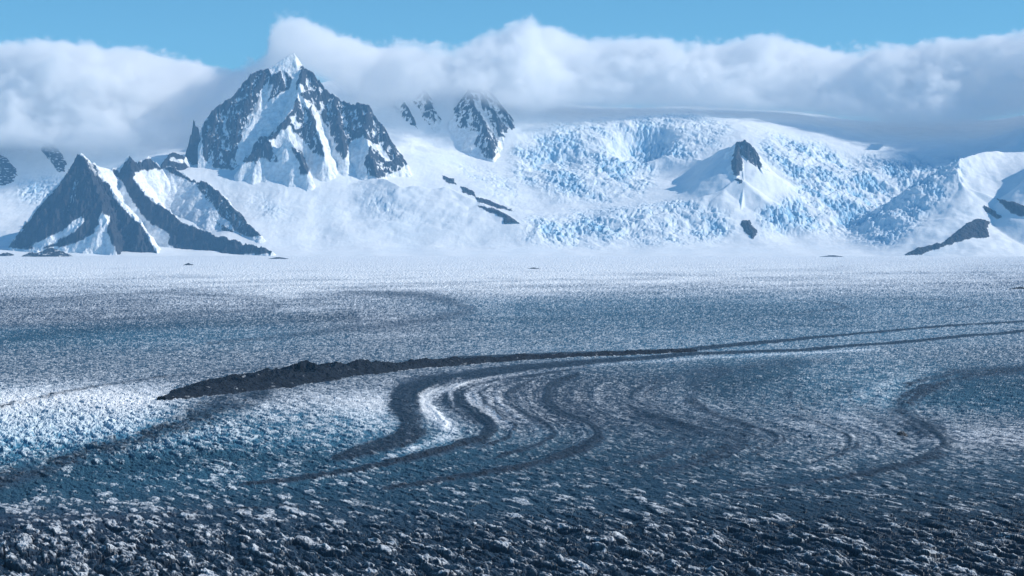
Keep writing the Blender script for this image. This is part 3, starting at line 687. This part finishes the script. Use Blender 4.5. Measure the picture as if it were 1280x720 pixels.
# ------------------------------------------------------------------ medial moraine: the raised dark ridge of debris
def moraine(name, pts, label, foot, seed=0):
    """pts: (px, py of the base, height m, half width m)"""
    P = [ground_pt(p[0], p[1]) for p in pts]
    P = [(P[i][0], P[i][1], pts[i][2], pts[i][3]) for i in range(len(P))]
    segs = [math.hypot(P[i + 1][0] - P[i][0], P[i + 1][1] - P[i][1]) for i in range(len(P) - 1)]
    s = np.concatenate([[0], np.cumsum(segs)]); n = int(s[-1] / 1.6)
    t = np.linspace(0, s[-1], n)
    A = np.array(P); cxs = gb1(np.interp(t, s, A[:, 0]), 12); cys = gb1(np.interp(t, s, A[:, 1]), 12); hh = np.interp(t, s, A[:, 2]); ww = np.interp(t, s, A[:, 3]) * (1 + .4 * fbm(t / 60, t * 0 + 5, 3, 499))
    tx = np.gradient(cxs); ty = np.gradient(cys); l = np.hypot(tx, ty); nx, ny = -ty / l, tx / l
    w = np.linspace(-1.15, 1.15, 70)
    X = cxs[None] + w[:, None] * ww[None] * nx[None]; Y = cys[None] + w[:, None] * ww[None] * ny[None]
    prof = np.clip(1 - np.abs(w) ** 1.4, -0.2, 1)[:, None]
    lump = 0.62 + 0.75 * fbm(t / 48, t * 0, 3, 400 + seed)[None] + .35 * ridged(X / 28, Y / 34, 4, 410)
    Z = hh[None] * prof * np.clip(lump, .15, 2) ** 1.2 + 0.9 * fbm(X / 5, Y / 6, 3, 420) + 1.2 * ridged(X / 9, Y / 13, 3, 423) * (prof > 0) + 1.5
    Z = np.where(np.abs(w)[:, None] > 1.05, -4, Z)
    c = np.empty(X.shape + (4,), np.float32); c[..., 3] = 1
    ice = sstep(0.30, 0.42, fbm(X / 13, Y / 30, 5, 430, gain=.7)) * (.4 + .6 * (X < -250))
    tone = 0.7 + .6 * sstep(-.4, .4, fbm(X / 10, Y / 10, 3, 433))
    for k in range(3): c[..., k] = lerp((0.010, 0.016, 0.026)[k] * tone, (0.42, 0.46, 0.5)[k], ice * .8)
    o = grid_mesh(name, X, Y, Z, c, MAT_DEBRIS, smooth=False)
    tag(o, label, 'moraine')
def gb1(a, s):
    return gblur(a[None], s, 1)[0]
moraine('moraine_ridge', [(196,500,.6,6),(222,497,3,16),(255,491,9,34),(300,482,13,60),(340,477,15,62),(385,472,19,50),(420,468,14,42),(460,464,15,34),(500,460,9,26),(560,455,8,22),(640,450,6,18),(720,446,4.5,15),(800,442,4,13),(870,439,3,12)],
        'black rubble moraine ridge standing up across the middle of the glacier', None, 0)
# small rubble mounds
def mound(px, py, w, h, label, seed, mat=None, name='rubble_mound', dpt=None):
    cx, cy = ground_pt(px, py); R = w / F * cy * .5
    n = 60
    u, v = np.meshgrid(np.linspace(-1.2, 1.2, n * 2), np.linspace(-1.2, 1.2, n))
    H = h / F * cy
    X = cx + u * R; Y = cy + v * (dpt or R * 1.3)
    r = np.hypot(u, v)
    Z = H * np.clip(1 - r ** 1.3, -.3, 1) * (.75 + .5 * ridged(X / R * 1.7, Y / R * 1.7, 4, seed)) + .15 * H * fbm(X / R * 5, Y / R * 5, 3, seed + 3)
    c = np.empty(X.shape + (4,), np.float32); c[..., 3] = 1
    sn = sstep(.2, .4, fbm(X / R * 3, Y / R * 6, 3, seed + 9))
    for k in range(3): c[..., k] = lerp(ROCKC[k] * .8, SNOW[k], sn * .7)
    o = grid_mesh(name, X, Y, Z, c, MAT_ROCK, (r < 1.15)); tag(o, label, 'rubble mound')
mound(64, 320.5, 52, 10, 'dark rubble mound on the ice at the foot of the pyramid peak', 500)
mound(40, 320.5, 26, 5, 'low rubble heap left of the larger mound by the pyramid peak', 520)
mound(8, 320, 26, 4, 'flat strip of rubble at the left edge below the pyramid peak', 540)
mound(236, 331.5, 14, 2.5, 'tiny dark rubble streak on the snow below the long spur', 560)
mound(348, 323.5, 26, 2, 'thin dark rubble streak off the tip of the long spur', 580)
mound(1040, 321, 30, 2, 'thin rubble streak on the snow left of the large rock wedge', 600)
mound(1275, 362, 30, 3.5, 'small dark rubble patch at the right edge of the far ice', 620)
mound(1127, 543, 13, 4.5, 'lone dark heap of stones inside the right hand fold of the moraine', 640)
mound(667, 336, 16, 1.5, 'short dark rubble line on the far snow below the middle icefall', 660)

# ================================================================== CLOUDS
# the cloud bank: a fog volume with its density evaluated on a grid in world space
# (px, top row, base row, front depth km) read along the range; unseen right end pulled forward to shade the slopes
CLX = [ # px , top, base, front
 (-300, 52, 215, 18.3), (-100, 50, 212, 18.3), (0, 54, 206, 18.0), (60, 55, 204, 17.9), (120, 60, 206, 18.0), (170, 60, 210, 18.1), (215, 66, 208, 18.3),
 (250, 76, 195, 18.6), (285, 92, 170, 18.75), (320, 82, 130, 18.8), (350, 44, 104, 18.35), (376, 28, 92, 17.95), (405, 38, 106, 18.15),
 (440, 50, 128, 18.35), (480, 56, 142, 18.45), (520, 58, 142, 18.3), (560, 62, 134, 18.3), (600, 44, 138, 18.35), (645, 32, 152, 18.55), (690, 26, 146, 18.8), (730, 36, 142, 19.0),
 (770, 40, 141, 19.1), (820, 42, 140, 19.2), (870, 48, 143, 19.2), (930, 40, 146, 19.2), (990, 38, 146, 19.2), (1050, 48, 152, 19.1), (1110, 52, 160, 19.0), (1170, 50, 166, 18.9), (1230, 46, 160, 18.9), (1290, 38, 150, 18.7), (1345, 36, 140, 17.8), (1420, 34, 135, 17.2), (1560, 36, 140, 17.0)]
def clouds():
    me = bpy.data.meshes.new('cloud_bank'); o = bpy.data.objects.new('cloud_bank', me); col.objects.link(o)
    tag(o, 'long white cloud bank spilling over the mountain range', None, None, 'stuff')
    m = bpy.data.materials.new('cloud'); m.use_nodes = True; nt = m.node_tree; nt.nodes.clear()
    out = nt.nodes.new('ShaderNodeOutputMaterial'); pv = nt.nodes.new('ShaderNodeVolumePrincipled')
    pv.inputs['Color'].default_value = (1.0, 1.0, 1.0, 1); pv.inputs['Density'].default_value = 1.0; pv.inputs['Anisotropy'].default_value = 0.0
    nt.links.new(pv.outputs['Volume'], out.inputs['Volume'])
    g = bpy.data.node_groups.new('cloud_density', 'GeometryNodeTree')
    g.interface.new_socket('Geometry', in_out='OUTPUT', socket_type='NodeSocketGeometry')
    g.interface.new_socket('Geometry', in_out='INPUT', socket_type='NodeSocketGeometry')
    N = g.nodes.new; L = g.links.new
    def M(op, a, b=None, c=None, clamp=False):
        n = N('ShaderNodeMath'); n.operation = op; n.use_clamp = clamp
        for i, v in enumerate((a, b, c)):
            if v is None: continue
            if isinstance(v, (int, float)): n.inputs[i].default_value = v
            else: L(v, n.inputs[i])
        return n.outputs[0]
    pos = N('GeometryNodeInputPosition'); sep = N('ShaderNodeSeparateXYZ'); L(pos.outputs[0], sep.inputs[0])
    x, y, z = sep.outputs
    A, B = at(-300, 100, 19500)[0], at(1560, 100, 19500)[0]
    t = M('DIVIDE', M('SUBTRACT', x, A), B - A, clamp=True)
    def curve(vals, lo, hi):
        fc = N('ShaderNodeFloatCurve'); cv = fc.mapping.curves[0]
        pts = [((at(p[0], 100, 19500)[0] - A) / (B - A), (v - lo) / (hi - lo)) for p, v in zip(CLX, vals)]
        cv.points[0].location = pts[0]; cv.points[1].location = pts[-1]
        for p in pts[1:-1]: cv.points.new(*p)
        fc.mapping.update(); L(t, fc.inputs['Value'])
        return M('MULTIPLY_ADD', fc.outputs[0], hi - lo, lo)
    top = curve([at(640, p[1], 19300)[2] for p in CLX], 500, 2600)
    base = curve([at(640, p[2], 19300)[2] for p in CLX], 500, 2600)
    front = curve([p[3] * 1000 for p in CLX], 17500, 19500)
    def noise(scale, zs, detail, off, rough=0.55):
        cmb = N('ShaderNodeCombineXYZ'); L(x, cmb.inputs[0]); L(y, cmb.inputs[1]); L(M('MULTIPLY_ADD', z, zs, off), cmb.inputs[2])
        n = N('ShaderNodeTexNoise'); n.inputs['Scale'].default_value = scale; n.inputs['Detail'].default_value = detail; n.inputs['Roughness'].default_value = rough
        L(cmb.outputs[0], n.inputs['Vector']); return M('MULTIPLY', M('SUBTRACT', n.outputs[0], 0.5), 2.0)
    n1 = noise(1 / 1000.0, 1.4, 2, 0); n2 = noise(1 / 360.0, 1.3, 5, 900, 0.62); n3 = noise(1 / 110.0, 1.2, 3, 1700, 0.6)
    bil = M('SUBTRACT', 0.35, M('MULTIPLY', M('ABSOLUTE', noise(1 / 420.0, 1.2, 4, 2500, 0.6)), 2.0))     # rounded billows
    nn = M('ADD', M('ADD', M('MULTIPLY', n1, 0.8), M('MULTIPLY', n2, 0.9)), M('MULTIPLY', n3, 0.8))
    nn = M('ADD', nn, M('MULTIPLY', bil, 0.35))
    topn = M('ADD', top, M('MULTIPLY', nn, 125))
    et = M('DIVIDE', M('SUBTRACT', topn, z), 62.0)
    eb = M('DIVIDE', M('SUBTRACT', z, M('ADD', base, M('MULTIPLY', nn, 190))), 430.0)
    # the bank leans back: its front face recedes with height
    lean = M('MULTIPLY', M('SUBTRACT', z, base), 0.8)
    ef = M('DIVIDE', M('SUBTRACT', y, M('ADD', M('ADD', front, lean), M('MULTIPLY', nn, -480))), 230.0)
    ek = M('DIVIDE', M('SUBTRACT', 21200.0, y), 400.0)
    e = M('MINIMUM', M('MINIMUM', et, eb), M('MINIMUM', ef, ek))
    e = M('MINIMUM', e, 1.0)
    d = N('ShaderNodeMapRange'); d.interpolation_type = 'SMOOTHSTEP'
    d.inputs['From Min'].default_value = 0.0; d.inputs['From Max'].default_value = 1.0; d.inputs['To Min'].default_value = 0; d.inputs['To Max'].default_value = CLOUD_D
    L(e, d.inputs['Value'])
    dens = M('MULTIPLY', d.outputs[0], M('MAXIMUM', M('ADD', M('MULTIPLY', nn, 1.6), 0.8), 0.04))
    vc = N('GeometryNodeVolumeCube'); L(dens, vc.inputs['Density'])
    vc.inputs['Min'].default_value = (A, 16600, 850); vc.inputs['Max'].default_value = (B, 21300, 2520)
    vc.inputs['Resolution X'].default_value = 680; vc.inputs['Resolution Y'].default_value = 145; vc.inputs['Resolution Z'].default_value = 92
    sm = N('GeometryNodeSetMaterial'); sm.inputs['Material'].default_value = m; L(vc.outputs[0], sm.inputs[0])
    go = N('NodeGroupOutput'); L(sm.outputs[0], go.inputs[0])
    md = o.modifiers.new('density', 'NODES'); md.node_group = g
    me.materials.append(m)
CLOUD_D = 0.0065
clouds()

# ================================================================== HAZE
def haze():
    X, Y0, Y1, Z0, Z1 = 9500.0, -60.0, 23400.0, -80.0, 2450.0
    v = [(-X, Y0, Z0), (X, Y0, Z0), (X, Y1, Z0), (-X, Y1, Z0), (-X, Y0, Z1), (X, Y0, Z1), (X, Y1, Z1), (-X, Y1, Z1)]
    f = [(0,3,2,1), (4,5,6,7), (0,1,5,4), (1,2,6,5), (2,3,7,6), (3,0,4,7)]
    me = bpy.data.meshes.new('haze'); me.from_pydata(v, [], f); me.update()
    m = bpy.data.materials.new('haze_air'); m.use_nodes = True; nt = m.node_tree; nt.nodes.clear()
    out = nt.nodes.new('ShaderNodeOutputMaterial'); pv = nt.nodes.new('ShaderNodeVolumePrincipled')
    pv.inputs['Color'].default_value = HAZE_COL + (1,); pv.inputs['Density'].default_value = HAZE_D; pv.inputs['Anisotropy'].default_value = 0.0
    nt.links.new(pv.outputs['Volume'], out.inputs['Volume'])
    me.materials.append(m)
    o = bpy.data.objects.new('haze', me); col.objects.link(o)
    tag(o, 'pale blue air between the viewer and the mountains', None, None, 'stuff')
HAZE_COL = (0.25, 0.60, 1.0); HAZE_D = 2.0e-5
haze()

# ================================================================== LIGHT
SUN_EL, SUN_AZ = RAD(33), RAD(90)      # azimuth clockwise from +Y (the view direction)
sx, sy, sz = math.sin(SUN_AZ) * math.cos(SUN_EL), math.cos(SUN_AZ) * math.cos(SUN_EL), math.sin(SUN_EL)
from mathutils import Vector
sd = bpy.data.lights.new('sun', 'SUN'); sd.energy = 4.8; sd.angle = RAD(0.53); sd.color = (1.0, 0.945, 0.875)
so = bpy.data.objects.new('sun', sd); col.objects.link(so)
so.rotation_euler = Vector((-sx, -sy, -sz)).to_track_quat('-Z', 'Y').to_euler()
so.location = (2000, 2000, 4000)
w = bpy.data.worlds.new('World'); scene.world = w; w.use_nodes = True
nt = w.node_tree; nt.nodes.clear()
wo = nt.nodes.new('ShaderNodeOutputWorld'); bg = nt.nodes.new('ShaderNodeBackground'); sky = nt.nodes.new('ShaderNodeTexSky')
sky.sky_type = 'NISHITA'; sky.sun_disc = False; sky.sun_elevation = SUN_EL; sky.sun_rotation = SUN_AZ
sky.altitude = 1200; sky.air_density = 1.0; sky.dust_density = 0.2; sky.ozone_density = 3.0
bg.inputs['Strength'].default_value = 0.10
tint = nt.nodes.new('ShaderNodeVectorMath'); tint.operation = 'MULTIPLY'; tint.inputs[1].default_value = (0.54, 0.97, 1.08)
nt.links.new(sky.outputs[0], tint.inputs[0]); nt.links.new(tint.outputs[0], bg.inputs['Color']); nt.links.new(bg.outputs[0], wo.inputs['Surface'])

cam = bpy.data.cameras.new('camera'); co = bpy.data.objects.new('camera', cam); col.objects.link(co)
co.location = (0, 0, HC); co.rotation_euler = (math.pi / 2 - PITCH, 0, 0)
cam.sensor_width = 36; cam.lens = 36 * F / 1280.0; cam.clip_start = 1; cam.clip_end = 200000
scene.camera = co
vs = scene.view_settings
scene.display_settings.display_device = 'sRGB'
vs.view_transform = 'Standard'; vs.look = 'None'; vs.exposure = 0.11; vs.gamma = 1; vs.use_curve_mapping = False
scene.cycles.max_bounces = 22; scene.cycles.diffuse_bounces = 2; scene.cycles.glossy_bounces = 2; scene.cycles.volume_bounces = 20
scene.cycles.use_denoising = True; scene.cycles.volume_step_rate = 1.5
log('done')
